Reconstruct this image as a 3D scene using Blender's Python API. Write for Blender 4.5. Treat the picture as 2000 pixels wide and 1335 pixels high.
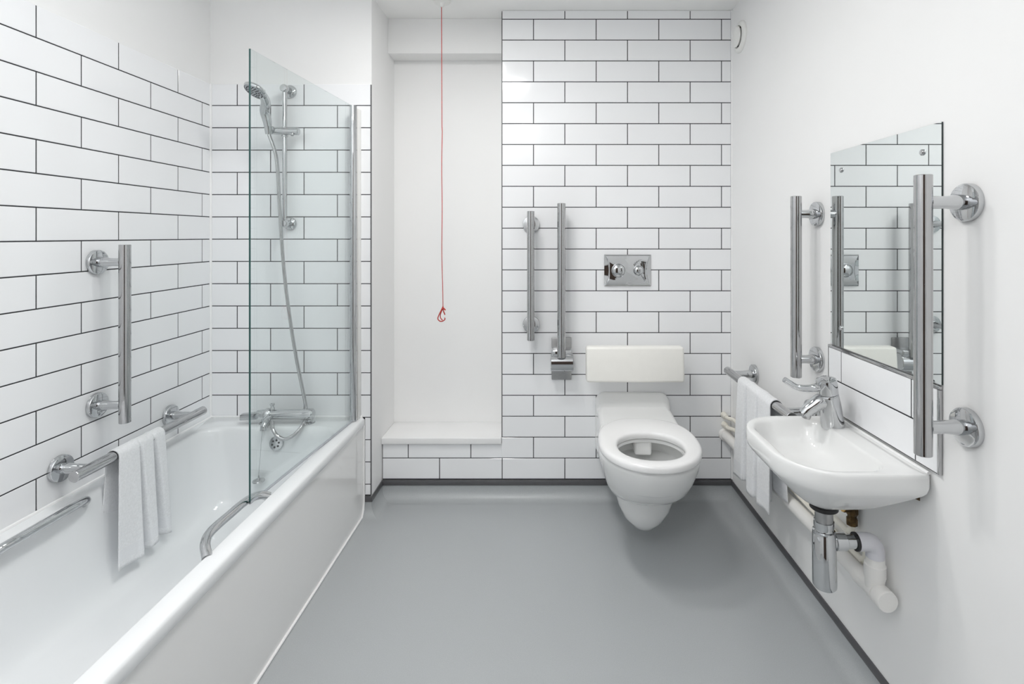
import bpy, bmesh, math, random
from mathutils import Vector, Matrix

random.seed(7)
for o in list(bpy.data.objects):
    bpy.data.objects.remove(o)
S = bpy.context.scene
C = S.collection
V = Vector
PI = math.pi

# ------------------------------------------------------------------ camera, world, exposure
EYE = 1.255
cam_d = bpy.data.cameras.new('camera')
cam = bpy.data.objects.new('camera', cam_d)
C.objects.link(cam)
cam.location = (0, 0, EYE)
cam.rotation_euler = (PI / 2, 0, 0)
cam_d.sensor_width = 36
cam_d.lens = 1023 / 2000 * 36
cam_d.shift_x = -61 / 2000
cam_d.shift_y = -208.5 / 2000
cam_d.clip_start = 0.02
S.camera = cam

w = bpy.data.worlds.new('world')
S.world = w
w.use_nodes = True
w.node_tree.nodes['Background'].inputs[0].default_value = (0.9, 0.95, 1.0, 1)
w.node_tree.nodes['Background'].inputs[1].default_value = 0.3

S.view_settings.view_transform = 'Standard'
S.view_settings.look = 'None'
S.view_settings.exposure = 0.10
S.view_settings.gamma = 1
S.view_settings.use_curve_mapping = False
S.cycles.max_bounces = 16
S.cycles.diffuse_bounces = 10
S.cycles.glossy_bounces = 8
S.cycles.transparent_max_bounces = 16
S.cycles.caustics_reflective = False
S.cycles.caustics_refractive = False

LIGHT = 74.0     # radiance of the small ceiling downlights

# unseen lamp added beside the camera: its bounce off the ceiling fills the room
ld = bpy.data.lights.new('bounce_fill_lamp', 'SPOT')
ld.energy = 135
ld.color = (0.945, 0.965, 1.0)
ld.shadow_soft_size = 0.10
ld.spot_size = math.radians(120)
ld.spot_blend = 1.0
lamp = bpy.data.objects.new('bounce_fill_lamp', ld)
C.objects.link(lamp)
lamp.location = (-0.25, -0.05, 1.15)
lamp.rotation_euler = V((-0.36, 0.16, 0.90)).to_track_quat('-Z', 'Y').to_euler()

# ------------------------------------------------------------------ measures of the room
XL, XR = -1.494, 0.904         # left tile face, right wall face
YS, YT, YN = 2.352, 2.507, 2.714   # shower end wall, toilet wall, niche back
XN0, XN1 = -0.772, -0.1985     # niche sides
YF = -0.60                     # wall behind the camera
ZC = 2.331                     # ceiling
CX, CY, F = 1061.0, 459.0, 1023.0


def P(px, py, d):
    """point of the room on the sight line of a measured pixel at depth d"""
    return V(((px - CX) * d / F, d, EYE - (py - CY) * d / F))


# ------------------------------------------------------------------ materials
def mat(name, col, rough=0.5, metal=0.0, **kw):
    m = bpy.data.materials.new(name)
    m.use_nodes = True
    b = m.node_tree.nodes['Principled BSDF']
    b.inputs['Base Color'].default_value = (*col, 1)
    b.inputs['Roughness'].default_value = rough
    b.inputs['Metallic'].default_value = metal
    for k, v in kw.items():
        b.inputs[k.replace('_', ' ')].default_value = v
    return m


def noise_var(m, scale, amount, detail=3.0, bump=0.0, bscale=None, rough=0.0):
    """procedural colour variation (and fine relief) round the base colour"""
    nt = m.node_tree
    b = nt.nodes['Principled BSDF']
    base = tuple(b.inputs['Base Color'].default_value)
    tc = nt.nodes.new('ShaderNodeTexCoord')
    n = nt.nodes.new('ShaderNodeTexNoise')
    n.inputs['Scale'].default_value = scale
    n.inputs['Detail'].default_value = detail
    nt.links.new(tc.outputs['Object'], n.inputs['Vector'])
    cr = nt.nodes.new('ShaderNodeValToRGB')
    cr.color_ramp.elements[0].position = 0.3
    cr.color_ramp.elements[1].position = 0.7
    cr.color_ramp.elements[0].color = tuple(c * (1 - amount) for c in base[:3]) + (1,)
    cr.color_ramp.elements[1].color = tuple(min(1, c * (1 + amount)) for c in base[:3]) + (1,)
    nt.links.new(n.outputs['Fac'], cr.inputs[0])
    nt.links.new(cr.outputs[0], b.inputs['Base Color'])
    if bump:
        n2 = nt.nodes.new('ShaderNodeTexNoise')
        n2.inputs['Scale'].default_value = bscale or scale
        n2.inputs['Detail'].default_value = 2
        nt.links.new(tc.outputs['Object'], n2.inputs['Vector'])
        bp = nt.nodes.new('ShaderNodeBump')
        bp.inputs['Strength'].default_value = bump
        bp.inputs['Distance'].default_value = 0.002
        nt.links.new(n2.outputs['Fac'], bp.inputs['Height'])
        nt.links.new(bp.outputs[0], b.inputs['Normal'])
    return m


M = {}
M['paint'] = noise_var(mat('wall paint', (0.83, 0.83, 0.827), 0.6), 3, 0.008, bump=0.03, bscale=120)
M['ceiling'] = noise_var(mat('ceiling paint', (0.88, 0.88, 0.87), 0.8), 3, 0.01)
M['tile'] = noise_var(mat('glazed tile', (0.85, 0.858, 0.872), 0.105), 1.3, 0.006, bump=0.02, bscale=14)
M['grout'] = noise_var(mat('dark grout', (0.028, 0.028, 0.032), 0.85), 60, 0.2)
M['silicone'] = noise_var(mat('white silicone', (0.86, 0.86, 0.86), 0.35), 20, 0.01)
M['vinyl'] = noise_var(mat('grey vinyl', (0.395, 0.413, 0.422), 0.36), 420, 0.05, detail=1, bump=0.04, bscale=300)
M['capstrip'] = noise_var(mat('dark vinyl strip', (0.085, 0.085, 0.09), 0.4), 40, 0.05)
M['acrylic'] = noise_var(mat('bath acrylic', (0.785, 0.80, 0.81), 0.10), 2, 0.004)
M['panel'] = noise_var(mat('bath panel', (0.82, 0.82, 0.815), 0.07), 2, 0.006)
M['ceramic'] = noise_var(mat('sanitary ceramic', (0.79, 0.795, 0.79), 0.07), 2, 0.004)
M['seat'] = noise_var(mat('seat plastic', (0.81, 0.81, 0.81), 0.16), 3, 0.004)
M['cushion'] = noise_var(mat('cream vinyl cushion', (0.85, 0.84, 0.80), 0.45), 30, 0.01, bump=0.05, bscale=250)
M['chrome'] = noise_var(mat('chrome', (0.58, 0.59, 0.60), 0.045, 1.0), 6, 0.01)
M['satin'] = noise_var(mat('polished steel', (0.50, 0.50, 0.505), 0.085, 1.0), 9, 0.03)
M['brushed'] = noise_var(mat('brushed steel', (0.40, 0.40, 0.40), 0.30, 1.0), 80, 0.05)
M['mirror'] = mat('mirror silver', (0.80, 0.835, 0.825), 0.0, 1.0)
M['mirror_edge'] = mat('mirror edge', (0.03, 0.045, 0.045), 0.15)
M['cord'] = noise_var(mat('red cord', (0.45, 0.03, 0.02), 0.6), 200, 0.2)
M['white_plastic'] = noise_var(mat('white plastic', (0.80, 0.80, 0.78), 0.35), 4, 0.006)
M['pipe'] = noise_var(mat('cream painted pipe', (0.80, 0.77, 0.69), 0.3), 8, 0.02)
M['waste'] = noise_var(mat('white waste pipe', (0.82, 0.81, 0.79), 0.3), 8, 0.015)
M['grey_plastic'] = noise_var(mat('pale grey elbow', (0.66, 0.66, 0.70), 0.3), 8, 0.01)
M['rubber'] = mat('black rubber', (0.015, 0.015, 0.016), 0.5)
M['bronze'] = noise_var(mat('aged brass', (0.11, 0.07, 0.03), 0.4, 0.8), 90, 0.5, bump=0.3, bscale=150)
M['brass'] = noise_var(mat('brass', (0.75, 0.48, 0.18), 0.3, 1.0), 40, 0.1)
M['dark'] = mat('dark hole', (0.01, 0.01, 0.01), 0.7)
M['door'] = noise_var(mat('dark wood door', (0.055, 0.032, 0.022), 0.4), 7, 0.3)
M['nozzle'] = noise_var(mat('grey spray face', (0.42, 0.44, 0.47), 0.35), 40, 0.05)
M['towel'] = noise_var(mat('white terry', (0.80, 0.81, 0.825), 0.95, Sheen_Weight=0.3), 150, 0.05, bump=0.9, bscale=520)
M['towel_band'] = noise_var(mat('flat woven band', (0.77, 0.78, 0.80), 0.8), 200, 0.02, bump=0.2, bscale=400)


def glass_material():
    m = bpy.data.materials.new('screen glass')
    m.use_nodes = True
    nt = m.node_tree
    nt.nodes.clear()
    out = nt.nodes.new('ShaderNodeOutputMaterial')
    tr = nt.nodes.new('ShaderNodeBsdfTransparent')
    tr.inputs[0].default_value = (0.955, 0.978, 0.976, 1)
    gl = nt.nodes.new('ShaderNodeBsdfGlossy')
    gl.inputs['Roughness'].default_value = 0.0
    lw = nt.nodes.new('ShaderNodeLayerWeight')
    lw.inputs['Blend'].default_value = 0.5
    pw = nt.nodes.new('ShaderNodeMath')
    pw.operation = 'POWER'
    pw.inputs[1].default_value = 5.0
    fr = nt.nodes.new('ShaderNodeMath')
    fr.operation = 'MULTIPLY_ADD'
    fr.inputs[1].default_value = 0.9
    fr.inputs[2].default_value = 0.035
    nt.links.new(lw.outputs['Facing'], pw.inputs[0])
    nt.links.new(pw.outputs[0], fr.inputs[0])
    mx = nt.nodes.new('ShaderNodeMixShader')
    nt.links.new(fr.outputs[0], mx.inputs[0])
    nt.links.new(tr.outputs[0], mx.inputs[1])
    nt.links.new(gl.outputs[0], mx.inputs[2])
    nt.links.new(mx.outputs[0], out.inputs[0])
    return m


def emit_material():
    m = bpy.data.materials.new('lit opal diffuser')
    m.use_nodes = True
    b = m.node_tree.nodes['Principled BSDF']
    b.inputs['Base Color'].default_value = (0.9, 0.9, 0.9, 1)
    b.inputs['Emission Color'].default_value = (1.0, 0.985, 0.965, 1)
    b.inputs['Emission Strength'].default_value = LIGHT
    return m


M['glass'] = glass_material()
M['glass_edge'] = mat('glass edge', (0.02, 0.075, 0.07), 0.1)
M['opal'] = emit_material()


# ------------------------------------------------------------------ mesh helpers
def frame(d):
    d = V(d).normalized()
    a = V((0, 0, 1)) if abs(d.z) < 0.9 else V((1, 0, 0))
    u = a.cross(d).normalized()
    return u, d.cross(u).normalized(), d


def add_box(bm, lo, hi, bevel=0.0, seg=2):
    vs = [bm.verts.new((x, y, z)) for z in (lo[2], hi[2]) for y in (lo[1], hi[1]) for x in (lo[0], hi[0])]
    fs = [(0, 2, 3, 1), (4, 5, 7, 6), (0, 1, 5, 4), (2, 6, 7, 3), (0, 4, 6, 2), (1, 3, 7, 5)]
    faces = [bm.faces.new([vs[i] for i in f]) for f in fs]
    if bevel:
        es = list({e for f in faces for e in f.edges})
        bmesh.ops.bevel(bm, geom=es, offset=bevel, segments=seg, profile=0.5, affect='EDGES')
    return faces


def loft(bm, rings, cap0=True, cap1=True, closed=False):
    rv = []
    for r in rings:
        if len(r) == 1:
            rv.append([bm.verts.new(r[0])])
        else:
            rv.append([bm.verts.new(p) for p in r])
    faces = []
    pairs = list(zip(rv, rv[1:]))
    if closed:
        pairs.append((rv[-1], rv[0]))
    for a, b in pairs:
        n = max(len(a), len(b))
        for i in range(n):
            j = (i + 1) % n
            if len(a) == 1:
                q = (a[0], b[j], b[i])
            elif len(b) == 1:
                q = (a[i], a[j], b[0])
            else:
                q = (a[i], a[j], b[j], b[i])
            faces.append(bm.faces.new(q))
    if not closed:
        if cap0 and len(rv[0]) > 2:
            faces.append(bm.faces.new(rv[0][::-1]))
        if cap1 and len(rv[-1]) > 2:
            faces.append(bm.faces.new(rv[-1]))
    return faces


def lathe(bm, origin, d, prof, n=28, cap0=True, cap1=True):
    """prof: (radius, height along d) pairs"""
    u, v, d = frame(d)
    o = V(origin)
    rings = []
    for r, h in prof:
        c = o + d * h
        if r < 1e-6:
            rings.append([c])
        else:
            rings.append([c + (u * math.cos(t) + v * math.sin(t)) * r for t in (2 * PI * k / n for k in range(n))])
    return loft(bm, rings, cap0, cap1)


def cyl(bm, a, b, r, n=24, ch=0.0):
    a, b = V(a), V(b)
    L = (b - a).length
    if ch:
        prof = [(r - ch, 0), (r, ch), (r, L - ch), (r - ch, L)]
    else:
        prof = [(r, 0), (r, L)]
    return lathe(bm, a, b - a, prof, n)


def tube(bm, pts, r, n=14, caps=True):
    pts = [V(p) for p in pts]
    N = len(pts)
    rs = r if isinstance(r, (list, tuple)) else [r] * N
    tang = []
    for i in range(N):
        a = pts[max(i - 1, 0)]
        b = pts[min(i + 1, N - 1)]
        tang.append((b - a).normalized())
    u, v, _ = frame(tang[0])
    rings = []
    for i in range(N):
        if i:
            q = tang[i - 1].rotation_difference(tang[i])
            u = q @ u
        u = (u - tang[i] * u.dot(tang[i])).normalized()
        v = tang[i].cross(u)
        rings.append([pts[i] + (u * math.cos(t) + v * math.sin(t)) * rs[i] for t in (2 * PI * k / n for k in range(n))])
    return loft(bm, rings, caps, caps)


def spline(ctrl, per=10):
    c = [V(p) for p in ctrl]
    c = [c[0] * 2 - c[1]] + c + [c[-1] * 2 - c[-2]]
    out = []
    for i in range(1, len(c) - 2):
        p0, p1, p2, p3 = c[i - 1:i + 3]
        for k in range(per):
            t = k / per
            out.append(0.5 * ((2 * p1) + (p2 - p0) * t + (2 * p0 - 5 * p1 + 4 * p2 - p3) * t * t + (3 * p1 - p0 - 3 * p2 + p3) * t ** 3))
    out.append(c[-2])
    return out


def rrect(x0, x1, y0, y1, r, z, k=8, axes='xy'):
    """rounded rectangle ring; r is one radius or four (x1y0, x1y1, x0y1, x0y0)"""
    rr = r if isinstance(r, (list, tuple)) else [r] * 4
    cs = [(x1 - rr[0], y0 + rr[0], -PI / 2), (x1 - rr[1], y1 - rr[1], 0), (x0 + rr[2], y1 - rr[2], PI / 2), (x0 + rr[3], y0 + rr[3], PI)]
    out = []
    for (cx, cy, a0), q in zip(cs, rr):
        for i in range(k + 1):
            t = a0 + PI / 2 * i / k
            out.append(V((cx + q * math.cos(t), cy + q * math.sin(t), z)))
    return out


def oval(cx, yc, hw, yf, yb, z, pf=2.1, pb=2.1, n=56):
    out = []
    for i in range(n):
        t = 2 * PI * i / n
        c, s = math.cos(t), math.sin(t)
        p = pf if s < 0 else pb
        L = (yc - yf) if s < 0 else (yb - yc)
        out.append(V((cx + hw * math.copysign(abs(c) ** (2 / p), c), yc + L * math.copysign(abs(s) ** (2 / p), s), z)))
    return out


def obj(name, bm, m, parent=None, smooth=40, recalc=True):
    if recalc:
        bmesh.ops.recalc_face_normals(bm, faces=bm.faces[:])
    me = bpy.data.meshes.new(name)
    bm.to_mesh(me)
    bm.free()
    for x in (m if isinstance(m, (list, tuple)) else [m]):
        me.materials.append(x)
    if smooth:
        for p in me.polygons:
            p.use_smooth = True
        me.set_sharp_from_angle(angle=math.radians(smooth))
    o = bpy.data.objects.new(name, me)
    C.objects.link(o)
    if parent:
        attach(o, parent)
    return o


ROOT = {}


def attach(o, parent):
    """child meshes are written in room coordinates; take the thing's own origin off"""
    o.parent = parent
    o.location = o.location - ROOT.get(parent.name, V((0, 0, 0)))


def thing(name, label, cat, loc=(0, 0, 0), group=None, local=False):
    o = bpy.data.objects.new(name, None)
    o.empty_display_size = 0.05
    C.objects.link(o)
    o.location = loc
    if not local:
        ROOT[o.name] = V(loc)
    return tag(o, label, cat, group)


def tag(o, label, cat, group=None):
    o['label'] = label
    o['category'] = cat
    if group:
        o['group'] = group
    return o


def struct(o):
    o['kind'] = 'structure'
    return o


def boxes(name, lst, m, parent=None, bevel=0.0, smooth=0):
    bm = bmesh.new()
    for lo, hi in lst:
        add_box(bm, lo, hi, bevel)
    return obj(name, bm, m, parent, smooth)


def copy_tree(o, parent=None):
    c = o.copy()
    C.objects.link(c)
    c.parent = parent
    for ch in [x for x in C.objects if x.parent == o]:
        copy_tree(ch, c)
    return c


# ------------------------------------------------------------------ room shell
REC = 0.004      # wall core lies this far behind the tile faces
T = 0.12
struct(boxes('floor', [((XL - T, YF - T, -0.1), (XR + T, 3.0, 0.0))], M['vinyl']))
struct(boxes('ceiling', [((XL - T, YF - T, ZC), (XR + T, 3.0, ZC + 0.1))], M['ceiling']))
wall_left = struct(boxes('wall_left', [((XL - T, YF, 0), (XL - REC, YS + REC, ZC))], M['paint']))
wall_right = struct(boxes('wall_right', [((XR, YF, 0), (XR + T, 3.0, ZC))], M['paint']))
wall_end = struct(boxes('wall_back_left', [((XL - T, YS + REC, 0), (XN0, 3.0, ZC))], M['paint']))
wall_back = struct(boxes('wall_back', [((XN0, YN, 0), (XN1, 3.0, ZC)), ((XN0, YT + REC, 0), (XN1, YN, 0.255))], M['paint']))
wall_toilet = struct(boxes('wall_back_right', [((XN1, YT + REC, 0), (XR, 3.0, ZC))], M['paint']))
# boxed beam across the head of the niche
struct(boxes('trim_1', [((XN0, 2.604, 2.158), (XN1, YN, ZC))], M['paint'], bevel=0.002))
# wall behind the camera, with its door opening
DX0, DX1, DZ = -0.52, 0.40, 2.05
struct(boxes('wall_front', [((XL - T, YF - T, 0), (DX0, YF, ZC)), ((DX1, YF - T, 0), (XR + T, YF, ZC)), ((DX0, YF - T, DZ), (DX1, YF, ZC))], M['paint']))
door = struct(boxes('door_1', [((DX0 + 0.035, YF - 0.07, 0.006), (DX1 - 0.035, YF - 0.03, DZ - 0.035))], M['door'], bevel=0.002))
boxes('door_frame', [((DX0, YF - T, 0), (DX0 + 0.034, YF + 0.012, DZ)), ((DX1 - 0.034, YF - T, 0), (DX1, YF + 0.012, DZ)),
                     ((DX0, YF - T, DZ - 0.034), (DX1, YF + 0.012, DZ))], M['door'], door)
bm = bmesh.new()
cyl(bm, (DX1 - 0.09, YF - 0.03, 1.0), (DX1 - 0.09, YF + 0.03, 1.0), 0.01)
cyl(bm, (DX1 - 0.09, YF + 0.025, 1.0), (DX1 - 0.21, YF + 0.025, 1.0), 0.009)
obj('door_handle', bm, M['chrome'], door)

# ------------------------------------------------------------------ wall tiles: every tile an object of its own
J = 0.0038     # joint
TILES = {}


def tile_mesh(wd, ht):
    key = (round(wd, 4), round(ht, 4))
    if key not in TILES:
        a, h, c, t = wd / 2, ht / 2, 0.0009, REC
        bm = bmesh.new()
        back = [bm.verts.new((x, t, z)) for x, z in ((-a, -h), (a, -h), (a, h), (-a, h))]
        mid = [bm.verts.new((x, c, z)) for x, z in ((-a, -h), (a, -h), (a, h), (-a, h))]
        fr = [bm.verts.new((x, 0, z)) for x, z in ((-a + c, -h + c), (a - c, -h + c), (a - c, h - c), (-a + c, h - c))]
        for i in range(4):
            j = (i + 1) % 4
            bm.faces.new((back[i], back[j], mid[j], mid[i]))
            bm.faces.new((mid[i], mid[j], fr[j], fr[i]))
        bm.faces.new(fr)
        bmesh.ops.recalc_face_normals(bm, faces=bm.faces[:])
        me = bpy.data.meshes.new('tile')
        bm.to_mesh(me)
        bm.free()
        me.materials.append(M['tile'])
        # the open back faces the wall: make sure the front faces out (-y)
        if me.polygons[-1].normal.y > 0:
            me.flip_normals()
        TILES[key] = me
    return TILES[key]


def lay_tile(wall, org, u, rz, u0, u1, z0, z1):
    wd, ht = u1 - u0, z1 - z0
    if wd < 0.004 or ht < 0.004:
        return
    o = bpy.data.objects.new('tile', tile_mesh(wd, ht))
    C.objects.link(o)
    c = V(org) + V(u) * ((u0 + u1) / 2)
    o.location = (c.x, c.y, (z0 + z1) / 2)
    o.rotation_euler = (math.radians(random.uniform(-.10, .10)), 0, rz + math.radians(random.uniform(-.04, .04)))
    o.parent = wall


def lay_rows(wall, org, u, rz, rows, umin, umax):
    """rows: (z0, z1, joint position); joints repeat every 300 mm"""
    for z0, z1, j0 in rows:
        k = math.floor((umin - j0) / 0.3)
        a = j0 + 0.3 * k
        while a < umax:
            u0, u1 = max(a, umin), min(a + 0.3, umax)
            lay_tile(wall, org, u, rz, u0 + (J / 2 if u0 > umin else 0), u1 - (J / 2 if u1 < umax else 0), z0 + J / 2, z1 - J / 2)
            a += 0.3


def grout_sheet(wall, lo, hi):
    boxes('grout', [(lo, hi)], M['grout'], wall)


G = 0.0012
# toilet wall (face looks to -y)
rows = []
for k in range(-1, 22):
    z0 = 0.1886 + 0.1 * k
    rows.append((z0, min(z0 + 0.1, ZC), -0.0465 if k % 2 == 0 else 0.1035))
low, rest = rows[:2], rows[2:]
lay_rows(wall_toilet, (0, YT, 0), (1, 0, 0), 0, rest, XN1 + 0.003, XR - 0.006)
z0, z1, j = low[0]
lay_rows(wall_toilet, (0, YT, 0), (1, 0, 0), 0, [low[0]], XN0 + 0.004, XR - 0.006)
z0, z1, j = low[1]
lay_rows(wall_toilet, (0, YT, 0), (1, 0, 0), 0, [low[1]], XN1, XR - 0.006)
lay_rows(wall_back, (0, YT, 0), (1, 0, 0), 0, [(z0, 0.2605, j)], XN0 + 0.004, XN1)
grout_sheet(wall_toilet, (XN1, YT + G, 0.085), (XR - 0.004, YT + REC, ZC - 0.004))
grout_sheet(wall_back, (XN0 + 0.002, YT + G, 0.085), (XN1, YT + REC, 0.255))
# shower end wall
rows_s = []
for k in range(-7, 12):
    zt, zb = 1.237 - 0.1 * k, 1.237 - 0.1 * (k + 1)
    rows_s.append((max(zb, 0.0886), min(zt, 1.934), -1.3747 if k % 2 else -1.2247))
XE = XN0 - 0.004
lay_rows(wall_end, (0, YS, 0), (1, 0, 0), 0, [r for r in rows_s if r[0] > 0.40], XL + 0.006, XE)
lay_rows(wall_end, (0, YS, 0), (1, 0, 0), 0, [r for r in rows_s if r[0] <= 0.40], -0.80, XE)
grout_sheet(wall_end, (XL, YS + G, 0.43), (XE, YS + REC, 1.932))
grout_sheet(wall_end, (-0.80, YS + G, 0.085), (XE, YS + REC, 0.43))
# left wall (face looks to +x): u runs along +y
rows_l = [(zb, zt, 2.144 if j == -1.3747 else 2.295) for zb, zt, j in rows_s if zb > 0.40]
lay_rows(wall_left, (XL, 0, 0), (0, 1, 0), PI / 2, rows_l, 0.04, YS - 0.004)
grout_sheet(wall_left, (XL - REC, 0.04, 0.43), (XL - G, YS - 0.002, 1.932))

# edge trims and corner silicone
struct(boxes('trim_2', [((XE + 0.0008, YS - 0.001, 0.088), (XN0 + 0.0005, YS + REC, 1.93))], M['capstrip']))
struct(boxes('trim_3', [((XN1 - 0.001, YT - 0.0006, 0.29), (XN1 + 0.0022, YT + REC, ZC - 0.012))], M['capstrip']))


def bead(name, pts, r=0.006):
    bm = bmesh.new()
    tube(bm, pts, r, 8)
    return obj(name, bm, M['silicone'])


struct(bead('trim_4', [(XL + 0.001, YS - 0.001, 0.445), (XL + 0.001, YS - 0.001, 1.934)], 0.006))
struct(bead('trim_5', [(XR - 0.001, YT - 0.001, 0.09), (XR - 0.001, YT - 0.001, ZC - 0.002)], 0.005))

# coved vinyl skirting with its dark capping strip
path = [V((XR, YF, 0)), V((XR, YT, 0)), V((XN0, YT, 0)), V((XN0, YS, 0)), V((-0.803, YS, 0))]
names = ['baseboard_right', 'baseboard_back', 'baseboard_return', 'baseboard_end']


def mitre(i):
    d0 = (path[i] - path[i - 1]).normalized() if i > 0 else None
    d1 = (path[i + 1] - path[i]).normalized() if i < len(path) - 1 else None
    n0 = V((-d0.y, d0.x, 0)) if d0 else None
    n1 = V((-d1.y, d1.x, 0)) if d1 else None
    if n0 is None:
        return n1
    if n1 is None:
        return n0
    return (n0 + n1) / (1 + n0.dot(n1))


COVE = [(0.0, 0.064), (0.003, 0.064), (0.003, 0.045)] + [(0.003 + 0.042 * (1 - math.cos(t)), 0.0445 - 0.0435 * math.sin(t)) for t in
        (PI / 2 * k / 7 for k in range(1, 8))] + [(0.060, 0.0006)]
CAP = [(0.0, 0.084), (0.004, 0.084), (0.006, 0.080), (0.007, 0.066), (0.006, 0.061), (0.0, 0.061)]
for i, nm in enumerate(names):
    for prof, nmx, mt in ((COVE, nm, M['vinyl']), (CAP, 'cap_strip', M['capstrip'])):
        bm = bmesh.new()
        r0, r1 = [], []
        for off, z in prof:
            r0.append(bm.verts.new(path[i] + mitre(i) * off + V((0, 0, z))))
            r1.append(bm.verts.new(path[i + 1] + mitre(i + 1) * off + V((0, 0, z))))
        for a in range(len(prof) - 1):
            bm.faces.new((r0[a], r1[a], r1[a + 1], r0[a + 1]))
        if nmx == nm:
            base = struct(obj(nmx, bm, mt, None, 50))
        else:
            obj(nmx, bm, mt, base, 25)

# ------------------------------------------------------------------ ceiling lights
for i, (x, y) in enumerate([(-0.225, 1.27), (-0.22, -0.28), (-0.36, 1.66)]):  # the one nearest the recess is added to brighten the far end
    lab = ['flat round ceiling light above the middle of the floor', 'flat round ceiling light by the door behind the viewer',
           'added flat round ceiling light nearest the recess, brightens the far end'][i]
    t = thing('ceiling_light', lab, 'light', (x, y, ZC), group='ceiling downlights')
    bm = bmesh.new()
    lathe(bm, (x, y, ZC), (0, 0, -1), [(0.118, 0), (0.118, 0.004), (0.114, 0.008), (0.103, 0.008), (0.100, 0.0)], 32, False, False)
    obj('rim', bm, M['white_plastic'], t)
    bm = bmesh.new()
    lathe(bm, (x, y, ZC), (0, 0, -1), [(0.1015, 0.001), (0.098, 0.004), (0.0, 0.0055)], 32, False, False)
    obj('diffuser', bm, M['opal'], t)

# ------------------------------------------------------------------ niche ledge
bm = bmesh.new()
add_box(bm, (XN0 + 0.0005, 2.494, 0.2590), (XN1 - 0.0015, YN - 0.001, 0.2890), 0.003, 3)
tag(obj('ledge', bm, M['seat']), 'white ledge board on the low tiled wall of the recess', 'ledge')

# ------------------------------------------------------------------ bathtub
bath = thing('bathtub', 'long white built-in bath along the tiled left wall', 'bathtub', (-1.147, 1.5, 0))
bm = bmesh.new()
Y0, Y1 = 0.652, 2.349
rings = [rrect(-1.490, -0.812, Y0, Y1, 0.015, 0.408),
         rrect(-1.492, -0.802, Y0, Y1, 0.015, 0.404),
         rrect(-1.492, -0.799, Y0, Y1, 0.015, 0.409),
         rrect(-1.492, -0.799, Y0, Y1, 0.015, 0.432),
         rrect(-1.491, -0.802, Y0 + .001, Y1 - .001, 0.015, 0.438),
         rrect(-1.490, -0.806, Y0 + .003, Y1 - .003, 0.015, 0.440)]
ix0, ix1, iy0, iy1 = -1.447, -0.853, 0.735, 2.238
for ins, z, near, r in [(0, 0.440, 0, .10), (.004, .4385, .006, .10), (.009, .434, .014, .10), (.013, .425, .022, .10), (.017, .405, .035, .10),
                        (.022, .36, .06, .10), (.030, .28, .11, .105), (.040, .20, .16, .11), (.050, .155, .19, .11), (.064, .128, .22, .11),
                        (.085, .111, .25, .11), (.115, .103, .30, .10), (.16, .1, .36, .08)]:
    rings.append(rrect(ix0 + ins, ix1 - ins, iy0 + near + ins, iy1 - ins * 0.9, r, z))
loft(bm, rings, False, True)
obj('tub', bm, M['acrylic'], bath, 50)
# front panel
bm = bmesh.new()
add_box(bm, (-0.816, Y0 + 0.004, 0.004), (-0.806, Y1 - 0.004, 0.409), 0.001, 1)
add_box(bm, (-1.488, Y0 + 0.006, 0.004), (-0.817, Y0 + 0.016, 0.409), 0.001, 1)
obj('bath_panel', bm, M['panel'], bath, 30)['label'] = 'glossy off-white bath panel'
bm = bmesh.new()
tube(bm, [(-0.803, Y0, 0.004), (-0.803, Y1 - 0.03, 0.004), (-0.803, Y1 - 0.008, 0.03), (-0.803, Y1 - 0.004, 0.06), (-0.803, Y1 - 0.004, 0.404)], 0.0042, 8)
obj('sealant', bm, M['silicone'], bath)
bm = bmesh.new()
tube(bm, [(XL + 0.007, Y0, 0.441), (XL + 0.007, YS - 0.005, 0.441), (-0.81, YS - 0.005, 0.441)], 0.006, 8)
obj('sealant', bm, M['silicone'], bath)


def grip(s):
    """bath grip: s = +1 on the panel side, -1 on the wall side"""
    mid = (ix0 + ix1) / 2
    hw = (ix1 - ix0) / 2

    def q(inn, y, z):
        return V((mid + s * (hw - inn), y, z))
    ctrl = [q(0.003, 1.334, 0.433), q(0.012, 1.345, 0.440), q(0.030, 1.368, 0.448), q(0.046, 1.405, 0.450), q(0.053, 1.45, 0.449), q(0.054, 1.52, 0.447),
            q(0.053, 1.575, 0.447), q(0.046, 1.612, 0.446), q(0.030, 1.640, 0.442), q(0.010, 1.652, 0.432)]
    if s < 0:
        ctrl = [q(0.012, 1.324, 0.418), q(0.024, 1.330, 0.428), q(0.038, 1.350, 0.440), q(0.046, 1.385, 0.4455), q(0.047, 1.42, 0.446), q(0.047, 1.47, 0.4462), q(0.047, 1.53, 0.446),
                q(0.046, 1.575, 0.4455), q(0.038, 1.610, 0.440), q(0.024, 1.630, 0.428), q(0.012, 1.636, 0.418)]
    bm = bmesh.new()
    pts = spline(ctrl, 5)
    tube(bm, pts, 0.0125, 16)
    g = obj('grip_handle', bm, M['chrome'], bath, 60)
    g['label'] = 'chrome grip handle on the ' + ('panel side' if s > 0 else 'wall side')


grip(1)
grip(-1)
# overflow rose in the end of the tub
oc = P(540, 865, 2.215)
on = V((0, -1, 0.12)).normalized()
bm = bmesh.new()
lathe(bm, oc + on * -0.012, on, [(0.030, 0), (0.030, 0.014), (0.028, 0.018), (0.020, 0.020), (0.0, 0.021)], 28)
ov = obj('overflow', bm, M['chrome'], bath)
bm = bmesh.new()
u, v, _ = frame(on)
for k in range(6):
    a = 2 * PI * k / 6 + 0.3
    c = oc + on * 0.0082 + (u * math.cos(a) + v * math.sin(a)) * 0.0145
    cyl(bm, c - on * 0.003, c + on * 0.0008, 0.0042, 12)
holes = obj('drain_hole', bm, M['dark'])
holes.parent = ov
holes['kind'] = 'stuff'

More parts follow.
